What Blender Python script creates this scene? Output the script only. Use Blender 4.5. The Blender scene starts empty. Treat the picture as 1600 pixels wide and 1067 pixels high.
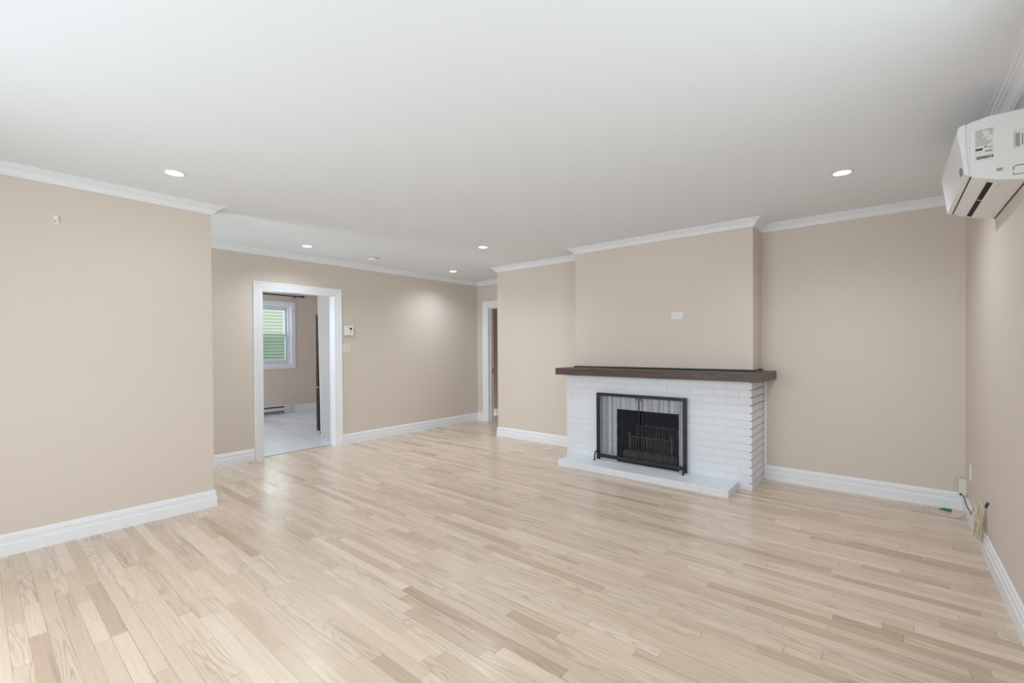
import bpy, bmesh, math, random
from mathutils import Vector, Matrix
random.seed(7)
C = bpy.context.scene.collection
SC = bpy.context.scene

# ------------------------------------------------------------------ room measures (metres)
XR, XL, XW = 0.447, -4.140, -5.481          # right wall, near left wall, far left wall (with the doorway)
YF, YD, YE, YC = 4.803, 5.642, 1.238, 4.484  # fireplace wall, end wall with door, end of near left wall, chimney breast
XE = -4.270                                  # left end of the fireplace wall
XCL, XCR = -2.773, -0.931                    # chimney breast
YB = 4.307                                   # brick face
BX0, BX1 = -2.791, -0.904                    # brick surround
ZC, ZB = 2.385, 0.132                        # ceiling, baseboard height
T = 0.12
YN, YBK = -0.95, -1.2                         # wall behind the camera, end of the side passage
XK = -9.13                                   # kitchen end wall

# ------------------------------------------------------------------ camera, sky, exposure, daylight
cam = bpy.data.cameras.new('camera'); co = bpy.data.objects.new('camera', cam); C.objects.link(co)
R = Vector((0.76813408, 0.64026207, -0.00587544)); U = Vector((-0.00126696, 0.01069608, 0.99994199))
F = Vector((-0.64028777, 0.76808208, -0.00902721))
m = Matrix((R, U, -F)).transposed().to_4x4(); m.translation = Vector((0, 0, 1.25)); co.matrix_world = m
cam.sensor_width = 36; cam.lens = 705.85 * 36 / 1600; cam.shift_y = (549.925 - 533.5) / 1600
cam.clip_start = 0.02
SC.camera = co
vs = SC.view_settings
vs.view_transform = 'Standard'; vs.look = 'None'; vs.gamma = 1; vs.use_curve_mapping = False
vs.exposure = 0.0
W = bpy.data.worlds.new('sky'); SC.world = W; W.use_nodes = True
bg = W.node_tree.nodes['Background']; bg.inputs[0].default_value = (0.86, 0.93, 1.0, 1); bg.inputs[1].default_value = 1.3

def area(name, loc, rot, sx, sy, power, col=(1, 1, 1), spread=math.pi):
    l = bpy.data.lights.new(name, 'AREA'); l.shape = 'RECTANGLE'; l.size = sx; l.size_y = sy
    l.energy = power; l.color = col; l.spread = spread
    o = bpy.data.objects.new(name, l); C.objects.link(o); o.location = loc; o.rotation_euler = rot
    return o
H = math.pi / 2
# daylight entering through the big side window, the window behind the camera and the kitchen window; fill lamps are added
area('daylight_side_window', (XR + 0.16, 1.05, 1.45), (0, H, 0), 1.4, 2.1, 11, (1.0, 0.92, 0.84))
area('upward_fill_side', (XR + 0.45, 1.05, 0.75), (0, H + 0.6, 0), 1.0, 2.1, 18, (0.64, 0.80, 1.0))  # added fill aimed upward to brighten the ceiling
area('daylight_rear_window', (-1.8, YN - 0.55, 1.75), (H - 0.45, 0, 0), 2.8, 1.7, 94, (0.90, 0.91, 1.0))
area('upward_fill_rear', (-1.8, YN - 0.55, 0.55), (H + 0.45, 0, 0), 2.6, 1.2, 16, (0.5, 0.75, 1.0))  # added upward fill for the deeper part of the ceiling
area('daylight_kitchen_window', (XK - 0.3, 3.66, 1.55), (0, -H, 0), 1.2, 0.9, 15, (0.82, 0.88, 1.0))
area('fill_kitchen_side', (-7.6, 0.75, 1.5), (-H, 0, math.pi), 1.6, 1.2, 42, (0.97, 0.93, 1.0))  # added fill lighting the kitchen from an unseen side
area('fill_entry', (-4.87, YBK - 0.16, 1.4), (H, 0, 0), 0.7, 1.4, 14, (0.6, 0.8, 1.0))  # added fill for the far wall and nook, from out of view
area('upward_fill_entry', (-4.87, YBK - 0.40, 0.8), (H + 0.5, 0, 0), 0.7, 0.9, 72, (0.78, 0.91, 1.0))  # added upward fill that lifts the nook ceiling

# ------------------------------------------------------------------ materials
def mat(name, col, rough=0.6, metal=0.0, spec=0.5, bump=None, mottle=0.0, emit=None):
    m = bpy.data.materials.new(name); m.use_nodes = True; nt = m.node_tree; N, L = nt.nodes, nt.links
    b = N['Principled BSDF']
    b.inputs['Base Color'].default_value = (*col, 1); b.inputs['Roughness'].default_value = rough
    b.inputs['Metallic'].default_value = metal; b.inputs['Specular IOR Level'].default_value = spec
    tc = N.new('ShaderNodeTexCoord')
    if mottle:
        n = N.new('ShaderNodeTexNoise'); n.inputs['Scale'].default_value = 3; n.inputs['Detail'].default_value = 4
        mx = N.new('ShaderNodeMix'); mx.data_type = 'RGBA'
        mx.inputs[6].default_value = (*[c * (1 - mottle) for c in col], 1)
        mx.inputs[7].default_value = (*[min(1, c * (1 + mottle)) for c in col], 1)
        L.new(tc.outputs['Object'], n.inputs['Vector']); L.new(n.outputs['Fac'], mx.inputs[0]); L.new(mx.outputs[2], b.inputs['Base Color'])
    if bump:
        sc, st = bump
        mp = N.new('ShaderNodeMapping'); mp.inputs['Scale'].default_value = sc if isinstance(sc, tuple) else (sc,) * 3
        n = N.new('ShaderNodeTexNoise'); n.inputs['Scale'].default_value = 1; n.inputs['Detail'].default_value = 3
        bp = N.new('ShaderNodeBump'); bp.inputs['Strength'].default_value = st; bp.inputs['Distance'].default_value = 0.002
        L.new(tc.outputs['Object'], mp.inputs['Vector']); L.new(mp.outputs[0], n.inputs['Vector'])
        L.new(n.outputs['Fac'], bp.inputs['Height']); L.new(bp.outputs[0], b.inputs['Normal'])
    if emit:
        b.inputs['Emission Color'].default_value = (*emit[0], 1); b.inputs['Emission Strength'].default_value = emit[1]
    return m

def s2l(r, g, b):
    f = lambda c: ((c / 255 + 0.055) / 1.055) ** 2.4 if c > 10 else c / 255 / 12.92
    return (f(r), f(g), f(b))

M_wall = mat('beige_wall_paint', s2l(226, 214, 203), 0.55, spec=0.35, bump=(220, 0.03), mottle=0.008)
M_kwall = mat('kitchen_wall_paint', s2l(226, 213, 202), 0.6, spec=0.3, bump=(220, 0.05), mottle=0.008)
M_ceil = mat('white_ceiling_paint', s2l(243, 247, 252), 0.8, spec=0.2, bump=(160, 0.05), mottle=0.006)
M_trim = mat('white_trim_paint', s2l(246, 248, 253), 0.32, spec=0.5)
M_white = mat('white_plastic', s2l(240, 240, 238), 0.35)
M_white_b = mat('white_gloss_plastic', s2l(244, 245, 246), 0.28)
M_ivory = mat('ivory_plastic', s2l(236, 232, 222), 0.4)
M_dark = mat('dark_void', s2l(28, 26, 25), 0.8)
M_grey = mat('grey_print', s2l(150, 150, 150), 0.7)
M_dgrey = mat('dark_grey_print', s2l(66, 66, 68), 0.7)
M_mgrey = mat('pale_grey_plastic', s2l(196, 196, 194), 0.45)
M_paper = mat('white_sticker', s2l(236, 236, 235), 0.5)
M_brick = mat('white_painted_brick', s2l(236, 239, 246), 0.45, bump=((90, 90, 22), 0.5), mottle=0.02)
M_mortar = mat('white_painted_mortar', s2l(229, 232, 239), 0.6, bump=(120, 0.5))
M_smortar = mat('grimy_raked_mortar', s2l(120, 112, 104), 0.9, bump=(120, 0.5))
M_iron = mat('black_powder_coat', s2l(34, 36, 42), 0.42, spec=0.5)
M_cast = mat('sooty_cast_iron', s2l(104, 98, 94), 0.55, metal=0.3, bump=(150, 0.4))
M_soot = mat('sooty_firebrick', s2l(22, 20, 19), 0.9, bump=(40, 0.5), mottle=0.3)
M_ash = mat('ashy_firebrick', s2l(82, 75, 70), 0.9, bump=(60, 0.6), mottle=0.2)
M_fridge = mat('black_refrigerator_finish', s2l(42, 36, 33), 0.35, metal=0.2, bump=(300, 0.1))
M_chrome = mat('satin_steel', s2l(190, 188, 184), 0.3, metal=1.0)
M_bronze = mat('dark_bronze', s2l(48, 40, 34), 0.4, metal=0.7)
M_heater = mat('white_enamel', s2l(222, 222, 224), 0.4)
M_vinyl = mat('white_vinyl', s2l(226, 231, 240), 0.35)
M_coax = mat('beige_cable_jacket', s2l(214, 203, 176), 0.45)
M_coaxd = mat('grey_cable_jacket', s2l(120, 110, 98), 0.5)
M_wire = mat('white_wire', s2l(226, 222, 214), 0.4)
M_green = mat('green_plastic', s2l(52, 128, 78), 0.4)
M_lens = mat('lit_lamp_lens', (1, 1, 1), 0.5, emit=((1.0, 0.99, 0.97), 10))
M_panel = mat('pale_grey_panel', s2l(212, 212, 211), 0.5)
M_thresh = mat('threshold_strip', s2l(172, 160, 150), 0.35)

def wood_stain():
    m = bpy.data.materials.new('dark_stained_wood'); m.use_nodes = True; nt = m.node_tree; N, L = nt.nodes, nt.links
    b = N['Principled BSDF']; b.inputs['Roughness'].default_value = 0.45
    tc = N.new('ShaderNodeTexCoord'); mp = N.new('ShaderNodeMapping'); mp.inputs['Scale'].default_value = (3, 40, 60)
    n = N.new('ShaderNodeTexNoise'); n.inputs['Scale'].default_value = 1; n.inputs['Detail'].default_value = 6; n.inputs['Distortion'].default_value = 1.2
    cr = N.new('ShaderNodeValToRGB'); cr.color_ramp.elements[0].position = 0.3; cr.color_ramp.elements[1].position = 0.75
    cr.color_ramp.elements[0].color = (*s2l(68, 54, 50), 1); cr.color_ramp.elements[1].color = (*s2l(108, 90, 85), 1)
    L.new(tc.outputs['Object'], mp.inputs[0]); L.new(mp.outputs[0], n.inputs['Vector']); L.new(n.outputs['Fac'], cr.inputs[0]); L.new(cr.outputs[0], b.inputs['Base Color'])
    bp = N.new('ShaderNodeBump'); bp.inputs['Strength'].default_value = 0.25; bp.inputs['Distance'].default_value = 0.002
    L.new(n.outputs['Fac'], bp.inputs['Height']); L.new(bp.outputs[0], b.inputs['Normal'])
    return m
M_wood = wood_stain()
M_wood_dk = mat('near_black_wood', s2l(38, 32, 30), 0.45)

def mesh_mat():
    m = bpy.data.materials.new('woven_spark_mesh'); m.use_nodes = True; nt = m.node_tree; N, L = nt.nodes, nt.links
    b = N['Principled BSDF']; b.inputs['Base Color'].default_value = (*s2l(64, 68, 80), 1); b.inputs['Roughness'].default_value = 0.6
    tr = N.new('ShaderNodeBsdfTransparent'); mx = N.new('ShaderNodeMixShader'); mx.inputs[0].default_value = 0.21
    L.new(tr.outputs[0], mx.inputs[1]); L.new(b.outputs[0], mx.inputs[2]); L.new(mx.outputs[0], N['Material Output'].inputs[0])
    return m
M_mesh = mesh_mat()

def glass_mat(name, tint=(1, 1, 1), refl=0.06, dirt=0.0):
    m = bpy.data.materials.new(name); m.use_nodes = True; nt = m.node_tree; N, L = nt.nodes, nt.links
    N.remove(N['Principled BSDF'])
    tr = N.new('ShaderNodeBsdfTransparent'); tr.inputs[0].default_value = (*tint, 1)
    gl = N.new('ShaderNodeBsdfGlossy'); gl.inputs['Roughness'].default_value = 0.02
    mx = N.new('ShaderNodeMixShader'); mx.inputs[0].default_value = refl
    L.new(tr.outputs[0], mx.inputs[1]); L.new(gl.outputs[0], mx.inputs[2]); L.new(mx.outputs[0], N['Material Output'].inputs[0])
    return m
M_glass = glass_mat('window_glass', (0.98, 1.0, 0.97))
M_glass_l = glass_mat('window_glass_with_screen', (0.68, 0.75, 0.71))

def plank_mat(name, pale, mid, dark, gap, rough, grain=1.0, spread=1.0):
    """UV 'loc': metres along / across one board; UV 'dim': board length and width; colour attribute 'rnd'."""
    m = bpy.data.materials.new(name); m.use_nodes = True; nt = m.node_tree; N, L = nt.nodes, nt.links
    b = N['Principled BSDF']
    uv = N.new('ShaderNodeUVMap'); uv.uv_map = 'loc'; dm = N.new('ShaderNodeUVMap'); dm.uv_map = 'dim'
    at = N.new('ShaderNodeAttribute'); at.attribute_name = 'rnd'
    su = N.new('ShaderNodeSeparateXYZ'); sd = N.new('ShaderNodeSeparateXYZ'); sr = N.new('ShaderNodeSeparateColor')
    L.new(uv.outputs[0], su.inputs[0]); L.new(dm.outputs[0], sd.inputs[0]); L.new(at.outputs['Color'], sr.inputs[0])
    def mth(op, a, c=None, cl=False):
        n = N.new('ShaderNodeMath'); n.operation = op; n.use_clamp = cl
        for i, v in enumerate((a, c)):
            if v is None: continue
            if isinstance(v, (int, float)): n.inputs[i].default_value = v
            else: L.new(v, n.inputs[i])
        return n.outputs[0]
    # board-to-board tone
    cr = N.new('ShaderNodeValToRGB'); e = cr.color_ramp.elements
    e[0].position = 0.0; e[0].color = (*dark, 1); e[1].position = 1.0; e[1].color = (*pale, 1)
    k = e.new(0.22); k.color = (*[(d * 0.35 + c * 0.65) for d, c in zip(dark, mid)], 1); k2 = e.new(0.5); k2.color = (*mid, 1)
    L.new(sr.outputs[0], cr.inputs[0])
    # grain coordinates: stretched along the board, shifted per board
    cx = N.new('ShaderNodeCombineXYZ')
    L.new(mth('MULTIPLY', su.outputs[0], 1.0), cx.inputs[0])
    L.new(mth('ADD', su.outputs[1], mth('MULTIPLY', sr.outputs[1], 37.0)), cx.inputs[1])
    L.new(mth('MULTIPLY', sr.outputs[2], 53.0), cx.inputs[2])
    mp = N.new('ShaderNodeMapping'); mp.inputs['Scale'].default_value = (4, 190, 1); L.new(cx.outputs[0], mp.inputs[0])
    fine = N.new('ShaderNodeTexNoise'); fine.inputs['Scale'].default_value = 1; fine.inputs['Detail'].default_value = 4; fine.inputs['Roughness'].default_value = 0.6
    L.new(mp.outputs[0], fine.inputs['Vector'])
    # cathedral figure: contour lines of a stretched noise field
    mp2 = N.new('ShaderNodeMapping'); mp2.inputs['Scale'].default_value = (1.1, 14, 1); L.new(cx.outputs[0], mp2.inputs[0])
    fld = N.new('ShaderNodeTexNoise'); fld.inputs['Scale'].default_value = 1; fld.inputs['Detail'].default_value = 1.5; fld.inputs['Roughness'].default_value = 0.4
    L.new(mp2.outputs[0], fld.inputs['Vector'])
    rings = mth('SINE', mth('MULTIPLY', fld.outputs['Fac'], 95.0))
    ring = mth('POWER', mth('MULTIPLY', mth('ADD', rings, 1.0), 0.5), 2.2)
    ringamt = mth('MULTIPLY', ring, mth('MULTIPLY', mth('GREATER_THAN', sr.outputs[2], 0.35), 0.19 * grain))
    fineamt = mth('MULTIPLY', mth('SUBTRACT', fine.outputs['Fac'], 0.5), 0.25 * grain)
    # long dark mineral streaks on a few boards
    mp3 = N.new('ShaderNodeMapping'); mp3.inputs['Scale'].default_value = (1.4, 34, 1); L.new(cx.outputs[0], mp3.inputs[0])
    st = N.new('ShaderNodeTexNoise'); st.inputs['Scale'].default_value = 1; st.inputs['Detail'].default_value = 2; L.new(mp3.outputs[0], st.inputs['Vector'])
    streak = mth('MULTIPLY', mth('MULTIPLY', mth('SUBTRACT', st.outputs['Fac'], 0.60), 6.0, True), 0.22 * grain)
    tone = mth('SUBTRACT', mth('SUBTRACT', mth('ADD', 1.0, fineamt), ringamt), streak)
    mul = N.new('ShaderNodeMix'); mul.data_type = 'RGBA'; mul.blend_type = 'MULTIPLY'; mul.inputs[0].default_value = 1
    cc = N.new('ShaderNodeCombineColor')
    L.new(tone, cc.inputs[0]); L.new(mth('POWER', tone, 1.06), cc.inputs[1]); L.new(mth('POWER', tone, 1.12), cc.inputs[2])
    L.new(cr.outputs[0], mul.inputs[6]); L.new(cc.outputs[0], mul.inputs[7])
    # joints
    eu = mth('MINIMUM', su.outputs[0], mth('SUBTRACT', sd.outputs[0], su.outputs[0]))
    ev = mth('MINIMUM', su.outputs[1], mth('SUBTRACT', sd.outputs[1], su.outputs[1]))
    jv = mth('MULTIPLY', mth('LESS_THAN', ev, 0.0011), mth('ADD', 0.2, mth('MULTIPLY', sr.outputs[1], 0.6)))
    ju = mth('MULTIPLY', mth('LESS_THAN', eu, 0.0011), mth('ADD', 0.3, mth('MULTIPLY', sr.outputs[2], 0.7)))
    j = mth('MAXIMUM', jv, ju)
    mj = N.new('ShaderNodeMix'); mj.data_type = 'RGBA'; L.new(j, mj.inputs[0]); L.new(mul.outputs[2], mj.inputs[6]); mj.inputs[7].default_value = (*gap, 1)
    L.new(mj.outputs[2], b.inputs['Base Color'])
    L.new(mth('ADD', rough, mth('MULTIPLY', fine.outputs['Fac'], 0.10)), b.inputs['Roughness'])
    b.inputs['Specular IOR Level'].default_value = 0.5
    # slight cupping of each board plus grain relief
    hgt = mth('ADD', mth('MULTIPLY', fine.outputs['Fac'], 0.15), mth('MULTIPLY', mth('MINIMUM', mth('MULTIPLY', ev, 250.0), 1.0), 1.0))
    bp = N.new('ShaderNodeBump'); bp.inputs['Strength'].default_value = 0.10; bp.inputs['Distance'].default_value = 0.001
    L.new(hgt, bp.inputs['Height']); L.new(bp.outputs[0], b.inputs['Normal'])
    return m
M_floor = plank_mat('pale_ash_strip_floor', s2l(236, 217, 200), s2l(229, 209, 190), s2l(200, 176, 155), s2l(126, 100, 80), 0.215)
M_kfloor = plank_mat('grey_vinyl_plank', s2l(240, 243, 250), s2l(235, 239, 247), s2l(216, 220, 228), s2l(180, 183, 190), 0.2, grain=0.6)

def siding_mat():
    return mat('pale_green_siding', s2l(232, 239, 222), 0.5, spec=0.3, mottle=0.02)
M_siding = siding_mat()

# ------------------------------------------------------------------ mesh helpers
class MB:
    def __init__(s): s.bm = bmesh.new()
    def box(s, x0, x1, y0, y1, z0, z1):
        v = [s.bm.verts.new(p) for p in ((x0,y0,z0),(x1,y0,z0),(x1,y1,z0),(x0,y1,z0),(x0,y0,z1),(x1,y0,z1),(x1,y1,z1),(x0,y1,z1))]
        for f in ((0,3,2,1),(4,5,6,7),(0,1,5,4),(1,2,6,5),(2,3,7,6),(3,0,4,7)): s.bm.faces.new([v[i] for i in f])
        return s
    def poly(s, pts, vec):
        """closed prism: polygon pts (3D) pushed along vec"""
        a = [s.bm.verts.new(p) for p in pts]; b = [s.bm.verts.new(Vector(p) + Vector(vec)) for p in pts]
        n = len(a); s.bm.faces.new(a[::-1]); s.bm.faces.new(b)
        for i in range(n): s.bm.faces.new((a[i], a[(i+1) % n], b[(i+1) % n], b[i]))
        return s
    def tube(s, pts, r, seg=8, smooth=True, cap=True, sub=6):
        P = [Vector(p) for p in pts]
        if smooth and len(P) > 2:
            Q = []
            for i in range(len(P) - 1):
                p0, p1, p2, p3 = P[max(i-1, 0)], P[i], P[i+1], P[min(i+2, len(P)-1)]
                for k in range(sub):
                    t = k / sub
                    Q.append(0.5 * ((2*p1) + (p2-p0)*t + (2*p0-5*p1+4*p2-p3)*t*t + (3*p1-p0-3*p2+p3)*t**3))
            P = Q + [P[-1]]
        rings = []; ref = None
        for i, p in enumerate(P):
            d = (P[min(i+1, len(P)-1)] - P[max(i-1, 0)]).normalized()
            if ref is None: ref = d.orthogonal().normalized()
            ref = (ref - d * ref.dot(d)).normalized(); w = d.cross(ref)
            rr = r(i / (len(P)-1)) if callable(r) else r
            rings.append([s.bm.verts.new(p + (ref*math.cos(2*math.pi*k/seg) + w*math.sin(2*math.pi*k/seg)) * rr) for k in range(seg)])
        for a, b in zip(rings, rings[1:]):
            for k in range(seg):
                f = s.bm.faces.new((a[k], a[(k+1) % seg], b[(k+1) % seg], b[k])); f.smooth = True
        if cap: s.bm.faces.new(rings[0][::-1]); s.bm.faces.new(rings[-1])
        return s
    def lathe(s, prof, c, axis=(0, 0, 1), seg=32):
        ax = Vector(axis).normalized(); u = ax.orthogonal().normalized(); w = ax.cross(u); c = Vector(c)
        rings = []
        for (r, h) in prof:
            if r < 1e-6: rings.append([s.bm.verts.new(c + ax*h)])
            else: rings.append([s.bm.verts.new(c + ax*h + (u*math.cos(2*math.pi*k/seg) + w*math.sin(2*math.pi*k/seg))*r) for k in range(seg)])
        for a, b in zip(rings, rings[1:]):
            for k in range(seg):
                if len(a) == 1 and len(b) == 1: break
                if len(a) == 1: f = s.bm.faces.new((a[0], b[(k+1) % seg], b[k]))
                elif len(b) == 1: f = s.bm.faces.new((a[k], a[(k+1) % seg], b[0]))
                else: f = s.bm.faces.new((a[k], a[(k+1) % seg], b[(k+1) % seg], b[k]))
                f.smooth = True
        return s
    def ball(s, c, r):
        bmesh.ops.create_uvsphere(s.bm, u_segments=14, v_segments=8, radius=r, matrix=Matrix.Translation(c)); return s
    def sweep(s, prof, path, closed=False):
        """profile (out, up) swept along a floor-plan path; 'out' is to the LEFT of the walking direction"""
        P = [Vector((p[0], p[1])) for p in path]; n = len(P); rings = []
        for i in range(n):
            ns = []
            if i > 0: d = (P[i]-P[i-1]).normalized(); ns.append(Vector((-d.y, d.x)))
            if i < n-1: d = (P[i+1]-P[i]).normalized(); ns.append(Vector((-d.y, d.x)))
            o = ns[0] if len(ns) == 1 else (ns[0]+ns[1]) / (1 + ns[0].dot(ns[1]))
            z = path[i][2] if len(path[i]) > 2 else 0
            rings.append([s.bm.verts.new((P[i].x + o.x*a, P[i].y + o.y*a, z + b)) for a, b in prof])
        k = len(prof)
        for a, b in zip(rings, rings[1:]):
            for j in range(k): s.bm.faces.new((a[j], a[(j+1) % k], b[(j+1) % k], b[j]))
        s.bm.faces.new(rings[0]); s.bm.faces.new(rings[-1][::-1])
        return s
    def build(s, name, m, parent=None, bevel=0, seg=2, kind=None):
        bmesh.ops.recalc_face_normals(s.bm, faces=s.bm.faces)
        me = bpy.data.meshes.new(name); s.bm.to_mesh(me); s.bm.free()
        me.materials.append(m)
        o = bpy.data.objects.new(name, me); C.objects.link(o)
        if parent:
            o.parent = parent
            if parent.type == 'EMPTY': o.matrix_parent_inverse = Matrix.Translation(-parent.location)   # meshes are built in room coordinates
        if bevel:
            b = o.modifiers.new('bevel', 'BEVEL'); b.width = bevel; b.segments = seg; b.limit_method = 'ANGLE'; b.angle_limit = 0.6
        if kind: o['kind'] = kind
        return o
def struct(name, mb, m, label=None, bevel=0):
    o = mb.build(name, m, None, bevel); o['kind'] = 'structure'
    if label: o['label'] = label
    return o
def thing(name, label, cat, loc, group=None):
    o = bpy.data.objects.new(name, None); C.objects.link(o); o.location = loc; o.empty_display_size = 0.1
    o['label'] = label; o['category'] = cat
    if group: o['group'] = group
    return o
def planks(name, x0, x1, y0, y1, w, lmin, lmax, m, z=0.0, holes=()):
    bm = bmesh.new(); loc = bm.loops.layers.uv.new('loc'); dim = bm.loops.layers.uv.new('dim')
    rn = bm.loops.layers.color.new('rnd')
    rg = random.Random(11)
    y = y0
    while y < y1 - 1e-4:
        ya, yb = y, min(y + w, y1)
        x = x0 - rg.uniform(0, lmax)
        while x < x1:
            ln = rg.uniform(lmin, lmax) if rg.random() < 0.75 else rg.uniform(lmin * 0.6, lmin * 1.4)
            xa, xb = max(x, x0), min(x + ln, x1)
            if xb > xa + 1e-4:
                f = bm.faces.new([bm.verts.new(p) for p in ((xa, ya, z), (xb, ya, z), (xb, yb, z), (xa, yb, z))])
                t = min(1, max(0, rg.gauss(0.62, 0.14)))
                if rg.random() < 0.03: t = rg.uniform(0.05, 0.25)
                c = (t, rg.random(), rg.random(), 1)
                for lp, (a, b_) in zip(f.loops, ((xa, ya), (xb, ya), (xb, yb), (xa, yb))):
                    lp[loc].uv = (a - x, b_ - y); lp[dim].uv = (ln, w); lp[rn] = c
            x += ln
        y += w
    me = bpy.data.meshes.new(name); bm.to_mesh(me); bm.free(); me.materials.append(m)
    o = bpy.data.objects.new(name, me); C.objects.link(o); o['kind'] = 'structure'
    return o

# ------------------------------------------------------------------ the room shell
planks('floor', -5.575, XR + 0.05, YN - 0.05, 6.3, 0.0575, 0.3, 1.15, M_floor)
planks('floor_kitchen', XK - 0.05, -5.575, 0.85, 5.1, 0.15, 0.7, 1.25, M_kfloor)
struct('trim_threshold', MB().box(-5.588, -5.562, 2.125, 3.02, 0.0, 0.004), M_thresh)
struct('ceiling', MB().box(XK - 0.2, XR + 0.2, YN - 0.2, 6.45, ZC, ZC + 0.12), M_ceil)

def wall_open_x(x0, x1, y0, y1, o):      # wall along Y with one opening (oy0, oy1, oz0, oz1)
    b = MB(); a0, a1, c0, c1 = o
    b.box(x0, x1, y0, a0, 0, ZC).box(x0, x1, a1, y1, 0, ZC).box(x0, x1, a0, a1, c1, ZC)
    if c0 > 0: b.box(x0, x1, a0, a1, 0, c0)
    return b
def wall_open_y(y0, y1, x0, x1, o):
    b = MB(); a0, a1, c0, c1 = o
    b.box(x0, a0, y0, y1, 0, ZC).box(a1, x1, y0, y1, 0, ZC).box(a0, a1, y0, y1, c1, ZC)
    if c0 > 0: b.box(a0, a1, y0, y1, 0, c0)
    return b
WIN_R = (0.05, 2.05, 0.78, 2.08); WIN_B = (-3.1, -0.5, 0.06, 2.1)
struct('wall_right', wall_open_x(XR, XR + T, YN - T, YF + T, WIN_R), M_wall)
struct('wall_back', wall_open_y(YN - T, YN, XL, XR, WIN_B), M_wall)
struct('wall_left', MB().box(XL - T, XL, YBK - T, YE, 0, ZC), M_wall)
DW = (2.125, 3.02, 0, 1.94)
struct('wall_far', wall_open_x(XW - T, XW, YBK - T, YD, DW), M_wall)
WIN_E = (-5.25, -4.5, 0.65, 2.1)
struct('wall_passage', wall_open_y(YBK - T, YBK, XW, XL - T, WIN_E), M_wall)
struct('wall_fireplace', MB().box(XE, XR, YF, YF + T, 0, ZC), M_wall)
struct('wall_nook', MB().box(XE, XE + T, YF + T, YD, 0, ZC), M_wall)
DD = (-5.24, -4.44, 0, 1.945)
struct('wall_end', wall_open_y(YD, YD + T, XW - T, XE + T, DD), M_wall)
struct('wall_chimney', MB().box(XCL, XCR, YC, YF, 1.022, ZC), M_wall)
M_hall = mat('dim_tinted_hall_paint', s2l(184, 154, 134), 0.6, spec=0.3, bump=(220, 0.05))  # beige wall paint with the dim warm hall light put into its colour
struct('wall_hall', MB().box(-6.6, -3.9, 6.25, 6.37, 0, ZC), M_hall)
struct('wall_hall_left', MB().box(-6.6, -6.48, YD + T, 6.25, 0, ZC), M_wall)
struct('wall_hall_right', MB().box(-4.02, -3.9, YD + T, 6.25, 0, ZC), M_wall)
KW = (3.23, 4.095, 0.945, 2.105)
struct('wall_kitchen_back', wall_open_x(XK - T, XK, 0.8, 5.12, KW), M_kwall)
KS = (-8.4, -6.8, 0.9, 2.1)
struct('wall_kitchen_left', wall_open_y(0.8, 0.92, XK, XW - T, KS), M_kwall)
struct('wall_kitchen_right', MB().box(XK, XW - T, 5.0, 5.12, 0, ZC), M_kwall)

# crown moulding and baseboards
CROWN = [(0, -0.063), (0.012, -0.063), (0.013, -0.054), (0.019, -0.052), (0.022, -0.044), (0.030, -0.032), (0.042, -0.022),
         (0.052, -0.019), (0.054, -0.013), (0.064, -0.011), (0.068, -0.006), (0.080, -0.005), (0.081, 0.0), (0, 0.0)]
ring = [(XR, YN), (XR, YF), (XCR, YF), (XCR, YC), (XCL, YC), (XCL, YF), (XE, YF), (XE, YD), (XW, YD), (XW, YBK), (XL - T, YBK), (XL - T, YE), (XL, YE), (XL, YN), (XR, YN)]
struct('trim_crown', MB().sweep(CROWN, [(x, y, ZC - 0.0005) for x, y in ring]), M_trim)
BASE = [(0, 0), (0.016, 0), (0.016, 0.070), (0.0145, 0.074), (0.012, 0.076), (0.012, 0.098), (0.0135, 0.101), (0.0135, 0.106), (0.010, 0.109),
        (0.0095, 0.120), (0.006, 0.129), (0, ZB)]
struct('baseboard_right', MB().sweep(BASE, [(XR, YN), (XR, YF), (BX1 + 0.024, YF)]), M_trim)
struct('baseboard_fireplace', MB().sweep(BASE, [(BX0, YF), (XE, YF), (XE, YD), (DD[1] + 0.11, YD)]), M_trim)
struct('baseboard_far', MB().sweep(BASE, [(DD[0] - 0.11, YD), (XW, YD), (XW, DW[1] + 0.085)]), M_trim)
struct('baseboard_passage', MB().sweep(BASE, [(XW, DW[0] - 0.085), (XW, YBK), (XL - T, YBK), (XL - T, YE), (XL, YE), (XL, YN), (XR, YN)]), M_trim)
struct('baseboard_hall', MB().sweep(BASE, [(-4.02, 6.25), (-6.48, 6.25)]), M_trim)
struct('baseboard_kitchen', MB().sweep(BASE, [(XK + 3.0, 5.0), (XK, 5.0), (XK, 4.06)]), M_trim)
struct('trim_brick_edge', MB().box(BX1, BX1 + 0.024, YF - 0.014, YF, 0.0, 0.949), M_trim, bevel=0.003)

# door casings with jambs (a profile with a raised outer band)
def casing_x(name, xf, sgn, o, w, th=0.02):   # on a wall along Y, face at xf, towards sgn*X
    b = MB(); y0, y1, _, z1 = o
    prof = [(0, 0.011), (0, w), (th, w), (th, w - 0.018), (th - 0.004, w - 0.024), (th - 0.006, 0.03), (th - 0.009, 0.016), (th - 0.011, 0.0), (0, 0.0)]
    prof = [(0, w), (th, w), (th, w - 0.018), (th - 0.004, w - 0.024), (th - 0.006, 0.028), (th - 0.010, 0.016), (th - 0.010, -0.004), (0, -0.004)]
    rings = []
    for (yy, zz, oy, oz) in ((y0, 0, -1, 0), (y0, z1, -1, 1), (y1, z1, 1, 1), (y1, 0, 1, 0)):
        rings.append([b.bm.verts.new((xf + sgn*d, yy + oy*k, zz + oz*k)) for d, k in prof])
    n = len(prof)
    for a, c in zip(rings, rings[1:]):
        for j in range(n): b.bm.faces.new((a[j], a[(j+1) % n], c[(j+1) % n], c[j]))
    b.bm.faces.new(rings[0]); b.bm.faces.new(rings[-1][::-1])
    return b
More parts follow.
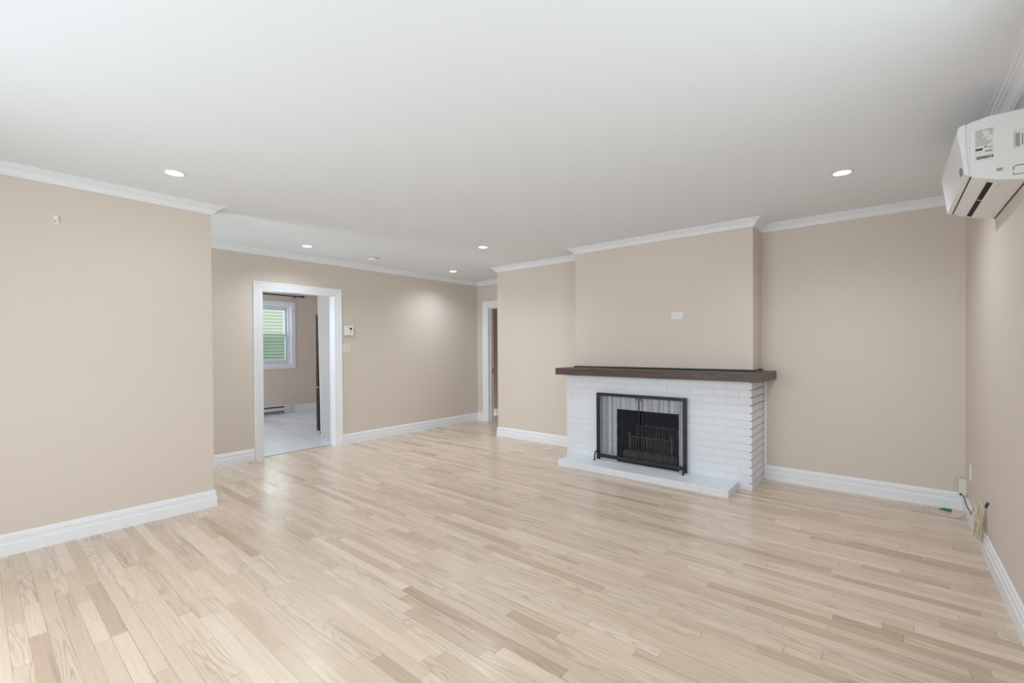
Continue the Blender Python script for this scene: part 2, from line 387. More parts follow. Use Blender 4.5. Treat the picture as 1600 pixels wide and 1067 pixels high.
def casing_y(yf, sgn, o, w, th=0.02):
    b = MB(); x0, x1, _, z1 = o
    prof = [(0, w), (th, w), (th, w - 0.02), (th - 0.004, w - 0.027), (th - 0.006, 0.03), (th - 0.010, 0.016), (th - 0.010, -0.004), (0, -0.004)]
    rings = []
    for (xx, zz, ox, oz) in ((x0, 0, -1, 0), (x0, z1, -1, 1), (x1, z1, 1, 1), (x1, 0, 1, 0)):
        rings.append([b.bm.verts.new((xx + ox*k, yf + sgn*d, zz + oz*k)) for d, k in prof])
    n = len(prof)
    for a, c in zip(rings, rings[1:]):
        for j in range(n): b.bm.faces.new((a[j], a[(j+1) % n], c[(j+1) % n], c[j]))
    b.bm.faces.new(rings[0]); b.bm.faces.new(rings[-1][::-1])
    return b
struct('trim_doorway_casing', casing_x('c', XW, 1, DW, 0.082), M_trim)
struct('trim_doorway_kitchen_casing', casing_x('c', XW - T, -1, DW, 0.082), M_trim)
j = MB(); y0, y1, _, z1 = DW
j.box(XW - T - 0.004, XW + 0.006, y0 - 0.001, y0 + 0.014, 0, z1).box(XW - T - 0.004, XW + 0.006, y1 - 0.014, y1 + 0.001, 0, z1).box(XW - T - 0.004, XW + 0.006, y0 + 0.014, y1 - 0.014, z1 - 0.014, z1 + 0.001)
struct('trim_doorway_jamb', j, M_trim)
struct('trim_door_casing', casing_y(YD, -1, DD, 0.105), M_trim)
j = MB(); x0, x1, _, z1 = DD
j.box(x0 - 0.001, x0 + 0.016, YD - 0.006, YD + T + 0.004, 0, z1).box(x1 - 0.016, x1 + 0.001, YD - 0.006, YD + T + 0.004, 0, z1).box(x0 + 0.016, x1 - 0.016, YD - 0.006, YD + T + 0.004, z1 - 0.016, z1 + 0.001)
j.box(x0 + 0.016, x0 + 0.028, YD + 0.045, YD + 0.08, 0, z1 - 0.016).box(x0 + 0.028, x1 - 0.028, YD + 0.045, YD + 0.08, z1 - 0.028, z1 - 0.016).box(x1 - 0.028, x1 - 0.016, YD + 0.045, YD + 0.08, 0, z1 - 0.016)
struct('trim_door_jamb', j, M_trim)
o = MB().box(DD[0] + 0.0155, DD[0] + 0.0185, YD + 0.085, YD + 0.112, 0.815, 0.895).build('strike_plate', M_bronze, None, 0.0008)
o['label'] = 'small dark strike plate on the white jamb of the narrow end doorway'; o['category'] = 'strike plate'

# windows
def window_x(n, x_in, sgn, o, sash=True, two_tone=False):
    """window in a wall along Y; sgn points outdoors"""
    y0, y1, z0, z1 = o
    t = bpy.data.objects.new('window_%d' % n, None); C.objects.link(t); t.location = (x_in, (y0+y1)/2, z0); t['kind'] = 'structure'
    w = 0.078; th = 0.018
    c = MB().box(min(x_in, x_in - sgn*th), max(x_in, x_in - sgn*th), y0 - w, y0, z0 - w, z1 + w)
    c.box(min(x_in, x_in - sgn*th), max(x_in, x_in - sgn*th), y1, y1 + w, z0 - w, z1 + w)
    c.box(min(x_in, x_in - sgn*th), max(x_in, x_in - sgn*th), y0, y1, z1, z1 + w)
    c.box(min(x_in, x_in - sgn*th), max(x_in, x_in - sgn*th), y0, y1, z0 - w, z0)
    c.build('window_casing', M_trim, t, 0.003)
    xa, xb = sorted((x_in, x_in + sgn*T)); e = 0.045
    f = MB(); d0, d1 = sorted((x_in + sgn*0.035, x_in + sgn*T))
    f.box(d0, d1, y0, y0 + e, z0, z1).box(d0, d1, y1 - e, y1, z0, z1).box(d0, d1, y0 + e, y1 - e, z0, z0 + e).box(d0, d1, y0 + e, y1 - e, z1 - e, z1)
    f.build('window_frame', M_vinyl, t, 0.003)
    f = MB(); d0, d1 = sorted((x_in, x_in + sgn*0.035))
    f.box(d0, d1, y0, y0 + 0.012, z0, z1).box(d0, d1, y1 - 0.012, y1, z0, z1).box(d0, d1, y0 + 0.012, y1 - 0.012, z0, z0 + 0.012).box(d0, d1, y0 + 0.012, y1 - 0.012, z1 - 0.012, z1)
    f.build('window_jamb', M_trim, t)
    zm = z0 + (z1 - z0) * 0.5
    def sash_part(name, za, zb, off, gm):
        a, b = sorted((x_in + sgn*off, x_in + sgn*(off + 0.028))); k = 0.05
        s = MB().box(a, b, y0 + e, y0 + e + k, za, zb).box(a, b, y1 - e - k, y1 - e, za, zb).box(a, b, y0 + e + k, y1 - e - k, za, za + k).box(a, b, y0 + e + k, y1 - e - k, zb - k, zb)
        so = s.build(name, M_vinyl, t, 0.003)
        gx = (a + b) / 2
        MB().box(gx - 0.002, gx + 0.002, y0 + e + k, y1 - e - k, za + k, zb - k).build('pane', gm, so)
        return so
    sash_part('upper_sash', zm - 0.02, z1 - e, 0.082, M_glass)
    lo = sash_part('lower_sash', z0 + e, zm + 0.03, 0.05, M_glass_l if two_tone else M_glass)
    if two_tone:
        a = x_in + sgn*0.05
        MB().box(*sorted((a, a - sgn*0.012)), (y0+y1)/2 - 0.03, (y0+y1)/2 + 0.03, zm + 0.012, zm + 0.03).build('sash_lock', M_vinyl, lo, 0.003)
    return t
window_x(1, XK, -1, KW, two_tone=True)
window_x(2, XR, 1, WIN_R)
def window_y(n, y_in, sgn, o):
    x0, x1, z0, z1 = o
    t = bpy.data.objects.new('window_%d' % n, None); C.objects.link(t); t.location = ((x0+x1)/2, y_in, z0); t['kind'] = 'structure'
    a, b = sorted((y_in + sgn*0.03, y_in + sgn*T)); e = 0.06
    MB().box(x0, x0 + e, a, b, z0, z1).box(x1 - e, x1, a, b, z0, z1).box(x0 + e, x1 - e, a, b, z0, z0 + e).box(x0 + e, x1 - e, a, b, z1 - e, z1).box((x0+x1)/2 - 0.03, (x0+x1)/2 + 0.03, a, b, z0 + e, z1 - e).build('window_frame', M_vinyl, t, 0.003)
    g = (a + b) / 2
    MB().box(x0 + e, (x0+x1)/2 - 0.03, g - 0.002, g + 0.002, z0 + e, z1 - e).build('pane', M_glass, t)
    MB().box((x0+x1)/2 + 0.03, x1 - e, g - 0.002, g + 0.002, z0 + e, z1 - e).build('pane', M_glass, t)
    return t
window_y(3, YN, -1, WIN_B)
window_y(4, 0.92, -1, KS)  # unseen window, added to let the kitchen fill in
window_y(5, YBK, -1, WIN_E)  # unseen window, added to let light into the passage and nook

# the house next door, seen through the kitchen window
b = MB(); lap = 0.085; z = -1.0
while z < 4.2:
    b.poly([(-12.6, 1.5, z), (-12.465, 1.5, z), (-12.462, 1.5, z + 0.006), (-12.505, 1.5, z + lap), (-12.6, 1.5, z + lap)], (0, 9.5, 0)); z += lap
o = b.build('neighbour_house_siding', M_siding); o['label'] = 'pale green lap siding of the house outside the kitchen window'; o['category'] = 'siding'
struct('ground_outside', MB().box(-14, XK - T - 0.02, -3, 12, -1.2, -1.0), mat('lawn', s2l(110, 140, 80), 0.9, mottle=0.2))

# ------------------------------------------------------------------ brick fireplace
fp = thing('brick_fireplace', 'white painted brick fireplace with raised hearth and dark wooden mantel', 'fireplace', (-1.85, YB, 0))
OX0, OX1, OZ0, OZ1 = -2.173, -1.530, 0.067, 0.6075
CH = 0.0675; MT = 0.949
def clip(a, b, z):
    """parts of the stretch a..b that stay clear of the fire opening"""
    if not (OZ0 - 0.03 < z + 0.02 < OZ1): return [(a, b)]
    out = []
    if a < OX0: out.append((a, min(b, OX0)))
    if b > OX1: out.append((max(a, OX1), b))
    return [(p, q) for p, q in out if q - p > 0.012]
core = MB(); k = 0.006
core.box(BX0 + k, OX0 - 0.002, YB + 0.003, YF, 0, MT).box(OX1 + 0.002, BX1 - 0.016, YB + 0.003, YF, 0, MT).box(OX0 - 0.002, OX1 + 0.002, YB + 0.004, YF, OZ1 + 0.004, MT).box(OX0 - 0.002, OX1 + 0.002, YB + 0.05, YF, 0, OZ0 - 0.004).box(OX0 - 0.002, OX1 + 0.002, YF - 0.02, YF, OZ0 - 0.004, OZ1 + 0.004)
surround = core.build('brick_surround', M_mortar, fp)
rg = random.Random(5)
bk = MB(); row = 0; z = 0.0
BL, MJ = 0.2035, 0.009
while z < MT - 0.01:
    zt = min(z + CH - 0.0075, MT)
    half = row % 2
    x = BX1 - (0.0 if half else (BL + MJ) / 2) ; first = True
    # walk from the right corner to the left
    right = BX1
    while right > BX0 + 0.01:
        ln = (BL - MJ) / 2 if (first and not half) else BL
        left = max(right - ln, BX0)
        for (p, q) in clip(left, right, z):
            jt = rg.uniform(-0.0015, 0.0015); er = rg.uniform(-0.002, 0.003) if first else 0
            bk.box(p, q + er, YB + jt, YB + 0.095, z + rg.uniform(0, 0.0012), zt - rg.uniform(0, 0.0012))
        right = left - MJ; first = False
    # right-hand return of the same course
    y = YB + 0.0955
    cut = YB + (0.20 if half else 0.30)
    bk.box(BX1 - 0.09, BX1 + rg.uniform(-0.001, 0.001), y, cut, z, zt); bk.box(BX1 - 0.09, BX1 + rg.uniform(-0.001, 0.001), cut + 0.003, YF - 0.015, z, zt)
    bk.box(BX0, BX0 + 0.09, y, YF - 0.001, z, zt)
    z += CH; row += 1
bk.build('brick', M_brick, surround, 0.0022, 2)
# hearth of flat-laid bricks
hx0, hx1, hy0, hz = -2.690, -1.010, 3.977, 0.067
hearth = MB().box(hx0 + 0.003, hx1 - 0.003, hy0 + 0.003, YB + 0.003, 0, hz - 0.0022).build('hearth', M_mortar, fp)
hb = MB(); x = hx1; i = 0
while x > hx0 + 0.01:
    xl_ = max(x - 0.1105, hx0)
    for (ya, yb) in ((hy0, hy0 + 0.2), (hy0 + 0.2045, YB - 0.001)):
        hb.box(xl_, x, ya + rg.uniform(0, 0.001), yb, 0, hz - rg.uniform(0, 0.001))
    x = xl_ - 0.003; i += 1
hb.build('hearth_brick', M_brick, hearth, 0.0035, 2)
# firebox lining
fb = MB(); ty = YF - 0.1; e = 0.004
def quadbox(pts, th):  # slab
    fb.poly(pts, th)
fb.poly([(OX0, YB + 0.006, OZ0), (OX0, YB + 0.006, OZ1), (OX0 + 0.10, ty, OZ1), (OX0 + 0.10, ty, OZ0)], (-0.001, 0, 0))
fb.poly([(OX1, YB + 0.006, OZ0), (OX1, YB + 0.006, OZ1), (OX1 - 0.10, ty, OZ1), (OX1 - 0.10, ty, OZ0)], (0.001, 0, 0))
fb.box(OX0 + 0.09, OX1 - 0.09, ty, ty + 0.012, OZ0, OZ1)
fb.box(OX0 - 0.001, OX1 + 0.001, YB + 0.006, ty + 0.01, OZ1 - 0.001, OZ1 + 0.003)
fb.box(OX0 - 0.001, OX1 + 0.001, YB + 0.004, ty + 0.01, OZ0 - 0.003, OZ0 + 0.002)
fb.build('firebox', M_soot, fp)
# rear firebrick joints
jb = MB()
for r in range(7):
    zz = OZ0 + 0.03 + r * 0.075
    for q in range(4):
        xx = OX0 + 0.105 + q * 0.112 + (0.05 if r % 2 else 0)
        jb.box(xx, min(xx + 0.104, OX1 - 0.102), ty - 0.006, ty + 0.002, zz, zz + 0.066)
jb.build('firebrick_lining', M_soot, fp, 0.002)
# mantel: one thick shelf with returns either side of the chimney breast
mx0, mx1, my0 = -2.879, -0.802, 4.212
mt = MB()
mt.poly([(mx0, my0, MT), (mx1, my0, MT), (mx1, YF, MT), (XCR, YF, MT), (XCR, YC, MT), (XCL, YC, MT), (XCL, YF, MT), (mx0, YF, MT)], (0, 0, 1.022 - MT))
mantel = mt.build('mantel_shelf', M_wood, fp, 0.002)
QR = [(0, 0), (0.020, 0), (0.019, 0.007), (0.015, 0.014), (0.008, 0.018), (0, 0.019)]
MB().sweep(QR, [(XCR, YF, 1.022), (XCR, YC, 1.022), (XCL, YC, 1.022), (XCL, YF, 1.022)]).build('quarter_round_strip', M_wood_dk, mantel)['label'] = 'near black quarter round strip at the foot of the chimney breast'

# ------------------------------------------------------------------ fire screen
sx0, sx1, sy, sz = -2.389, -1.443, 4.270, 0.067
fs = thing('fire_screen', 'black framed fireplace screen with grey mesh curtains standing on the hearth', 'fire screen', ((sx0+sx1)/2, sy, sz))
top = 0.771; pw = 0.038; pd = 0.016
fr = MB().box(sx0, sx0 + pw, sy - pd/2, sy + pd/2, sz, top).box(sx1 - pw, sx1, sy - pd/2, sy + pd/2, sz, top)
fr.box(sx0 + pw, sx1 - pw, sy - pd/2, sy + pd/2, top - 0.031, top).box(sx0 + pw, sx1 - pw, sy - pd/2, sy + pd/2, 0.088, 0.128)
frame = fr.build('frame', M_iron, fs, 0.002)
xm = (sx0 + sx1) / 2 + 0.003
MB().box(xm - 0.0045, xm + 0.0045, sy - 0.0045, sy + 0.0045, 0.126, top - 0.029).build('centre_bar', M_iron, fs)
MB().tube([(sx0 + pw, sy + 0.012, top - 0.02), (sx1 - pw, sy + 0.012, top - 0.02)], 0.004).build('curtain_rod', M_iron, fs)
def curtain(xa, xb, n, dens):
    b = MB(); rg2 = random.Random(int(xa * 1000)); seg = n * 10; cols = []
    amp = 0.0075
    zs = [top - 0.018, top - 0.15, top - 0.34, 0.30, 0.20, 0.132]
    ph = [rg2.uniform(-0.5, 0.5) for _ in range(n + 2)]
    for i in range(seg + 1):
        t = i / seg; col = []
        for kz, zz in enumerate(zs):
            a = t * n * 2 * math.pi
            # overlapping S-folds: the sheet doubles back on itself
            u = dens(t) + 0.22 / n * math.sin(a * 0.37 + 1.3) + 0.15 / n * math.sin(a * 0.61) + (0.55 / n) * math.sin(2 * a * 0.5 + 0.25 * kz * ph[int(t * n)]) * 0.62
            u = min(1, max(0, u))
            col.append(b.bm.verts.new((xa + (xb - xa) * u, sy + 0.012 + amp * math.cos(a + 0.3 * kz * ph[int(t * n)]) - 0.002 * kz / 5, zz)))
        cols.append(col)
    for a, c in zip(cols, cols[1:]):
        for q in range(len(zs) - 1):
            f = b.bm.faces.new((a[q], c[q], c[q+1], a[q+1])); f.smooth = True
    return b
curtain(sx0 + pw + 0.002, xm - 0.002, 15, lambda t: t ** 1.25).build('mesh_curtain', M_mesh, fs)
curtain(xm + 0.002, sx1 - pw - 0.002, 13, lambda t: t).build('mesh_curtain', M_mesh, fs)
for s in (-1, 1):
    MB().tube([(xm + s*0.022, sy - 0.006, top - 0.03), (xm + s*0.022, sy - 0.016, top - 0.038), (xm + s*0.026, sy - 0.018, top - 0.050), (xm + s*0.033, sy - 0.013, top - 0.055)], 0.0042).build('pull_handle', M_iron, fs)
for xx in (sx0 + 0.012, sx1 - 0.012):
    fo = MB().tube([(xx, sy - 0.006, sz + 0.085), (xx, sy - 0.03, sz + 0.088), (xx, sy - 0.058, sz + 0.075), (xx, sy - 0.068, sz + 0.045), (xx, sy - 0.068, sz + 0.015), (xx, sy - 0.074, sz + 0.004)], 0.0075)
    fo.lathe([(0, 0), (0.013, 0), (0.013, 0.005), (0.008, 0.009), (0, 0.009)], (xx, sy - 0.075, sz + 0.0005), seg=16)
    fo.build('foot', M_iron, fs)

# fire grate inside
gt = thing('fire_grate', 'sooty cast iron basket grate standing inside the fireplace opening', 'fire grate', (-1.86, 4.5, 0.07))
gx0, gx1, gy0, gy1 = -2.090, -1.640, 4.425, 4.60
g = MB(); n = 15
for i in range(n):
    x = gx0 + 0.02 + (gx1 - gx0 - 0.04) * i / (n - 1)
    g.tube([(x, gy0, 0.315), (x, gy0 - 0.004, 0.24), (x, gy0 + 0.006, 0.155)], 0.0052, seg=6, sub=3)
g.build('front_bars', M_cast, gt)
g = MB()
for i in range(n):
    x = gx0 + 0.02 + (gx1 - gx0 - 0.04) * i / (n - 1)
    g.tube([(x, gy1, 0.405), (x, gy1 + 0.004, 0.34), (x, gy1, 0.16)], 0.0065, seg=6, sub=3)
g.build('rear_bars', M_cast, gt)
MB().tube([(gx0, gy0, 0.318), ((gx0+gx1)/2, gy0 - 0.004, 0.318), (gx1, gy0, 0.318)], 0.009).build('front_rail', M_cast, gt)
MB().tube([(gx0, gy1, 0.408), (gx1, gy1, 0.408)], 0.009).build('rear_rail', M_cast, gt)
for yy in (gy0 + 0.006, gy1): MB().tube([(gx0, yy, 0.155), (gx1, yy, 0.155)], 0.009).build('lower_rail', M_cast, gt)
fl = MB()
for i in range(9):
    x = gx0 + 0.03 + (gx1 - gx0 - 0.06) * i / 8
    fl.tube([(x, gy0 + 0.006, 0.157), (x, gy1, 0.157)], 0.006, seg=6)
fl.build('bottom_bars', M_cast, gt)
for xx in (gx0, gx1):
    for yy in (gy0, gy1):
        hh = 0.335 if yy == gy0 else 0.40
        l = MB().box(xx - 0.008, xx + 0.008, yy - 0.008, yy + 0.008, 0.0705, hh)
        lo = l.build('leg', M_cast, gt, 0.003)
        if yy == gy0: MB().ball((xx, yy, hh + 0.014), 0.018).build('finial', M_cast, lo)
# rounded fire brick kerb in front of the grate
kb = MB(); r = 0.045
pts = [(OX0 + 0.031, YB + 0.055, 0.0705), (OX1 - 0.031, YB + 0.055, 0.0705), (OX1 - 0.031, YB + 0.055, 0.16), (OX1 - 0.055, YB + 0.055, 0.185), (OX0 + 0.06, YB + 0.055, 0.185), (OX0 + 0.034, YB + 0.055, 0.16)]
o = kb.poly(pts, (0, 0.045, 0)).build('ash_fender', M_ash, None, 0.01, 3)
o['label'] = 'brown ashy fender across the bottom of the fireplace opening'; o['category'] = 'fender'

# ------------------------------------------------------------------ heat pump on the right wall
yn, yf = 2.836, 3.60
hp = thing('heat_pump', 'white wall mounted heat pump high on the right wall', 'air conditioner', (XR, (yn+yf)/2, 1.94))
body = [(XR, 2.242), (0.335, 2.243), (0.285, 2.235), (0.262, 2.226), (0.262, 2.02), (0.276, 1.997), (0.315, 1.979), (0.36, 1.961), (0.405, 1.951), (XR, 1.944)]
housing = MB().poly([(x, yn, z) for x, z in body], (0, yf - yn, 0)).build('housing', M_white_b, hp, 0.004, 2)
pan = [(0.262, 2.229), (0.238, 2.2205), (0.2345, 2.208), (0.2365, 2.17), (0.2425, 2.13), (0.250, 2.075), (0.2580, 2.004), (0.2750, 1.9975), (0.2745, 2.02), (0.268, 2.06), (0.263, 2.13)]
MB().poly([(x, yn - 0.004, z) for x, z in pan], (0, yf - yn + 0.008, 0)).build('front_panel', M_white_b, hp, 0.0025, 2)
# louvre below the panel, a dark seam and the outlet slot
def under(x):   # z of the underside at x
    for (xa, za), (xb, zb) in zip(body[5:], body[6:]):
        if xa <= x <= xb: return za + (zb - za) * (x - xa) / (xb - xa)
    return 1.944
def strip(xa, xb, ya, yb, up, dn, name, m, bev=0):
    za, zb = under(xa), under(xb)
    return MB().poly([(xa, ya, za - dn), (xb, ya, zb - dn), (xb, ya, zb + up), (xa, ya, za + up)], (0, yb - ya, 0)).build(name, m, hp, bev)
strip(0.2768, 0.2812, yn + 0.012, yf - 0.012, 0.002, 0.0006, 'seam', M_dark)
strip(0.283, 0.331, yn + 0.012, yf - 0.012, 0.001, 0.0022, 'louvre', M_white_b, 0.001)
strip(0.3335, 0.352, yn + 0.055, yf - 0.03, 0.001, 0.0008, 'air_slot', M_dark)
strip(0.335, 0.351, yn + 0.36, yn + 0.372, 0.001, 0.0025, 'slot_rib', M_mgrey)
strip(0.372, 0.374, yn + 0.05, yn + 0.115, 0.0, 0.0008, 'moulded_mark', M_mgrey)
# dark strip painted as the shadow line along the rear wall plate edge
MB().box(XR - 0.004, XR, yn + 0.03, yf - 0.0, 1.9405, 1.945).build('wall_plate_shadow', M_dgrey, hp)
# small grey badge on the front panel
MB().poly([(0.2505, yn + 0.045, 2.052), (0.2505, yn + 0.085, 2.052), (0.2535, yn + 0.085, 2.022), (0.2535, yn + 0.045, 2.022)], (-0.0025, 0, 0)).build('badge', M_grey, hp)
def onend(xa, xb, za, zb, name, m, parent, d=0.0006):
    return MB().box(xa, xb, yn - d, yn + 0.0003, za, zb).build(name, m, parent)
lab = onend(0.289, 0.347, 2.052, 2.192, 'rating_label', M_paper, hp, 0.0005)
ln = MB(); rg3 = random.Random(3)
def lline(xa, xb, z, h=0.0022): ln.box(xa, xb, yn - 0.0009, yn - 0.0004, z - h/2, z + h/2)
zz = 2.187
for wl, wr in ((0.45, 0.5), (0.42, 0.25), (0.40, 0.22), (0.45, 0.15), (0.5, 0.2), (0.38, 0.0), (0.72, 0.0), (0.6, 0.0), (0.7, 0.0), (0.98, 0.0), (0.9, 0), (0.75, 0)):
    lline(0.292, 0.292 + 0.052 * wl, zz)
    if wr: lline(0.344 - 0.052 * wr, 0.344, zz)
    zz -= 0.0058
ln.build('small_print', M_grey, lab)
bb = MB()
bb.box(0.292, 0.3135, yn - 0.0009, yn - 0.0004, 2.100, 2.109)
for i in range(4): bb.box(0.319 + i*0.0022, 0.3203 + i*0.0022, yn - 0.0009, yn - 0.0004, 2.108 + (i % 2)*0.002, 2.117)
for i in range(9): bb.box(0.322 + i*0.0024, 0.3236 + i*0.0024, yn - 0.0009, yn - 0.0004, 2.090, 2.0955)
for i in range(6): bb.box(0.331 + i*0.0022, 0.3322 + i*0.0022, yn - 0.0009, yn - 0.0004, 2.106, 2.110)
x = 0.295
while x < 0.345:
    w_ = rg3.choice((0.0006, 0.0012, 0.0018)); bb.box(x, x + w_, yn - 0.0009, yn - 0.0004, 2.062, 2.074); x += w_ + rg3.choice((0.0006, 0.0010))
bb.build('barcode', M_dgrey, lab)
# warning mark, pipe knock-out outline and second label further back
wm = MB()
for i in range(3): wm.box(0.356 + 0.001*(i == 0), 0.374, yn - 0.0009, yn + 0.0003, 1.9985 + i*0.0042, 2.0005 + i*0.0042)
wm.build('warning_mark', M_dgrey, hp)
ko = MB()
ko.box(0.408, 0.446, yn - 0.0009, yn + 0.0003, 1.970, 1.9722).box(0.4125, 0.446, yn - 0.0009, yn + 0.0003, 2.0065, 2.0093)
ko.box(0.4035, 0.4057, yn - 0.0009, yn + 0.0003, 1.975, 1.981).box(0.4035, 0.4060, yn - 0.0009, yn + 0.0003, 1.990, 2.002)
ko.poly([(0.4035, yn - 0.0009, 1.975), (0.408, yn - 0.0009, 1.970), (0.409, yn - 0.0009, 1.972), (0.4057, yn - 0.0009, 1.9755)], (0, 0.001, 0))
ko.poly([(0.4035, yn - 0.0009, 2.002), (0.406, yn - 0.0009, 2.001), (0.4135, yn - 0.0009, 2.0068), (0.4125, yn - 0.0009, 2.0093)], (0, 0.001, 0))
ko.build('knockout_outline', M_dgrey, hp)
l2 = onend(0.404, 0.446, 2.080, 2.160, 'barcode_label', M_paper, hp, 0.0005)
b2 = MB().box(0.4065, 0.4076, yn - 0.0009, yn - 0.0004, 2.083, 2.158)
for i in range(12): b2.box(0.4100, 0.4235, yn - 0.0009, yn - 0.0004, 2.088 + i*0.0047, 2.0915 + i*0.0047)
b2.box(0.4285, 0.4325, yn - 0.0009, yn - 0.0004, 2.093, 2.138)
b2.build('barcode', M_grey, l2)
# thin vertical moulding line next to the front panel
onend(0.2735, 0.2745, 2.03, 2.215, 'moulding_line', M_mgrey, hp, 0.0004)

# ------------------------------------------------------------------ ceiling lights and smoke alarm
def downlight(x, y, label, power, group='round recessed ceiling lights'):
    t = thing('recessed_light', label, 'ceiling light', (x, y, ZC), group)
    MB().lathe([(0.047, -0.0005), (0.061, -0.0005), (0.062, -0.003), (0.058, -0.0055), (0.050, -0.0062), (0.047, -0.004), (0.047, -0.0005)], (x, y, ZC), seg=40).build('trim_ring', M_white, t)
    MB().lathe([(0, -0.0035), (0.047, -0.0030), (0.0475, -0.0008), (0, -0.0006)], (x, y, ZC), seg=40).build('lens', M_lens, t)
    l = bpy.data.lights.new('lamp', 'SPOT'); l.energy = power; l.spot_size = math.radians(150); l.spot_blend = 1.0; l.shadow_soft_size = 0.045; l.color = (0.84, 0.92, 1.0)
    o = bpy.data.objects.new('lamp', l); C.objects.link(o); o.parent = t; o.location = (0, 0, -0.02)
    return t
PWA = 4.0
PW = 38.0
downlight(-3.515, 0.850, 'lit round ceiling light nearest the left wall with the small white bracket', PWA)
downlight(-0.235, 3.665, 'lit round ceiling light in front of the heat pump, right of the chimney breast', PW)
downlight(-4.912, 2.386, 'lit round ceiling light in front of the kitchen doorway', PW)
downlight(-3.500, 3.700, 'lit round ceiling light in front of the wall left of the chimney breast', PW)
downlight(-4.924, 4.565, 'lit round ceiling light deepest in the nook by the narrow end doorway', PW)
t = thing('smoke_alarm', 'white round smoke alarm on the ceiling between two lights near the far wall', 'smoke alarm', (-4.95, 3.24, ZC))
MB().lathe([(0, -0.0005), (0.066, -0.0005), (0.066, -0.006), (0.063, -0.009), (0, -0.009)], (-4.95, 3.24, ZC), seg=36).build('base_plate', M_mgrey, t)
MB().lathe([(0.058, -0.009), (0.060, -0.022), (0.052, -0.032), (0.03, -0.036), (0, -0.037)], (-4.95, 3.24, ZC), seg=36).build('cover', M_white, t)
MB().lathe([(0, -0.0365), (0.009, -0.0365), (0.009, -0.040), (0, -0.040)], (-4.93, 3.22, ZC), seg=16).build('test_button', M_mgrey, t)

# ------------------------------------------------------------------ things on the walls
t = thing('wall_bracket', 'small white plastic bracket high on the near left wall', 'bracket', (XL, 0.364, 2.07))
MB().box(XL, XL + 0.006, 0.351, 0.379, 2.070, 2.124).build('back_plate', M_white, t, 0.002)
MB().box(XL + 0.006, XL + 0.020, 0.356, 0.374, 2.096, 2.121).build('clip', M_white_b, t, 0.003)
MB().lathe([(0, 0), (0.004, 0), (0.004, 0.003), (0, 0.004)], (XL + 0.006, 0.360, 2.084), (1, 0, 0), 12).build('screw', M_grey, t)

t = thing('thermostat', 'white square thermostat with a small dark display beside the kitchen doorway', 'thermostat', (XW, 3.2, 1.43))
MB().box(XW, XW + 0.006, 3.146, 3.257, 1.434, 1.548).build('back_plate', M_white, t)
MB().box(XW + 0.006, XW + 0.030, 3.141, 3.262, 1.430, 1.552).build('cover', M_white_b, t, 0.005, 3)
MB().box(XW + 0.0295, XW + 0.0308, 3.206, 3.237, 1.500, 1.530).build('display', M_dgrey, t)
for zz in (1.482, 1.466):
    MB().box(XW + 0.0295, XW + 0.0312, 3.205, 3.239, zz - 0.004, zz + 0.004).build('button', M_mgrey, t, 0.001)

t = thing('light_switch', 'cream double light switch plate below the thermostat', 'light switch', (XW, 3.17, 1.21))
MB().box(XW, XW + 0.006, 3.112, 3.226, 1.208, 1.326).build('cover_plate', M_ivory, t, 0.002)
for yy in (3.147, 3.193):
    MB().poly([(XW + 0.006, yy - 0.005, 1.254), (XW + 0.006, yy - 0.005, 1.279), (XW + 0.017, yy - 0.005, 1.286), (XW + 0.0165, yy - 0.005, 1.276)], (0, 0.010, 0)).build('toggle', M_ivory, t, 0.001)
    for zz in (1.237, 1.297):
        MB().lathe([(0, 0), (0.0032, 0), (0.0032, 0.0012), (0, 0.0015)], (XW + 0.006, yy, zz), (1, 0, 0), 10).build('screw', M_mgrey, t)

def outlet_parts(t, to):
    """cover plate in its own frame: u along the long side, v across, w off the wall"""
    def bx(a, b, c, d, e, f):
        p = [to(u, v, w) for u in (a, b) for v in (c, d) for w in (e, f)]
        xs, ys, zs = zip(*p); return min(xs), max(xs), min(ys), max(ys), min(zs), max(zs)
    MB().box(*bx(-0.059, 0.059, -0.036, 0.036, 0, 0.006)).build('cover_plate', M_white, t, 0.002)
    MB().box(*bx(-0.034, 0.034, -0.017, 0.017, 0.005, 0.0085)).build('receptacle', M_white_b, t, 0.0015)
    for s in (-1, 1):
        sl = MB().box(*bx(s*0.021 - 0.004, s*0.021 + 0.004, 0.004, 0.006, 0.008, 0.0089)).box(*bx(s*0.021 - 0.004, s*0.021 + 0.004, -0.006, -0.004, 0.008, 0.0089)).box(*bx(s*0.029 - 0.0025, s*0.029 + 0.0025, -0.002, 0.002, 0.008, 0.0089))
        sl.build('slots', M_dark, t)
    for s in (-1, 1):
        MB().box(*bx(s*0.005 - 0.0035, s*0.005 + 0.0035, -0.006, 0.006, 0.008, 0.0095)).build('reset_button', M_mgrey, t)
t = thing('wall_outlet', 'white electrical outlet lying sideways on the chimney breast above the mantel', 'outlet', (-1.606, YC, 1.56))
outlet_parts(t, lambda u, v, w: (-1.606 + u, YC - w, 1.560 + v))
t = thing('wall_outlet', 'white upright electrical outlet on the right wall near the corner', 'outlet', (XR, 4.495, 0.355))
outlet_parts(t, lambda u, v, w: (XR - w, 4.495 + v, 0.355 + u))

t = thing('junction_box', 'small cream cable box in the right hand corner on top of the baseboard', 'junction box', (0.425, 4.74, 0.134))
MB().box(0.404, XR, 4.70, 4.78, 0.1335, 0.250).build('housing', M_ivory, t, 0.005, 3)
MB().lathe([(0, 0), (0.007, 0), (0.007, 0.010), (0.004, 0.014), (0, 0.014)], (0.412, 4.700, 0.145), (0, -1, 0), 14).build('connector', M_dgrey, t)

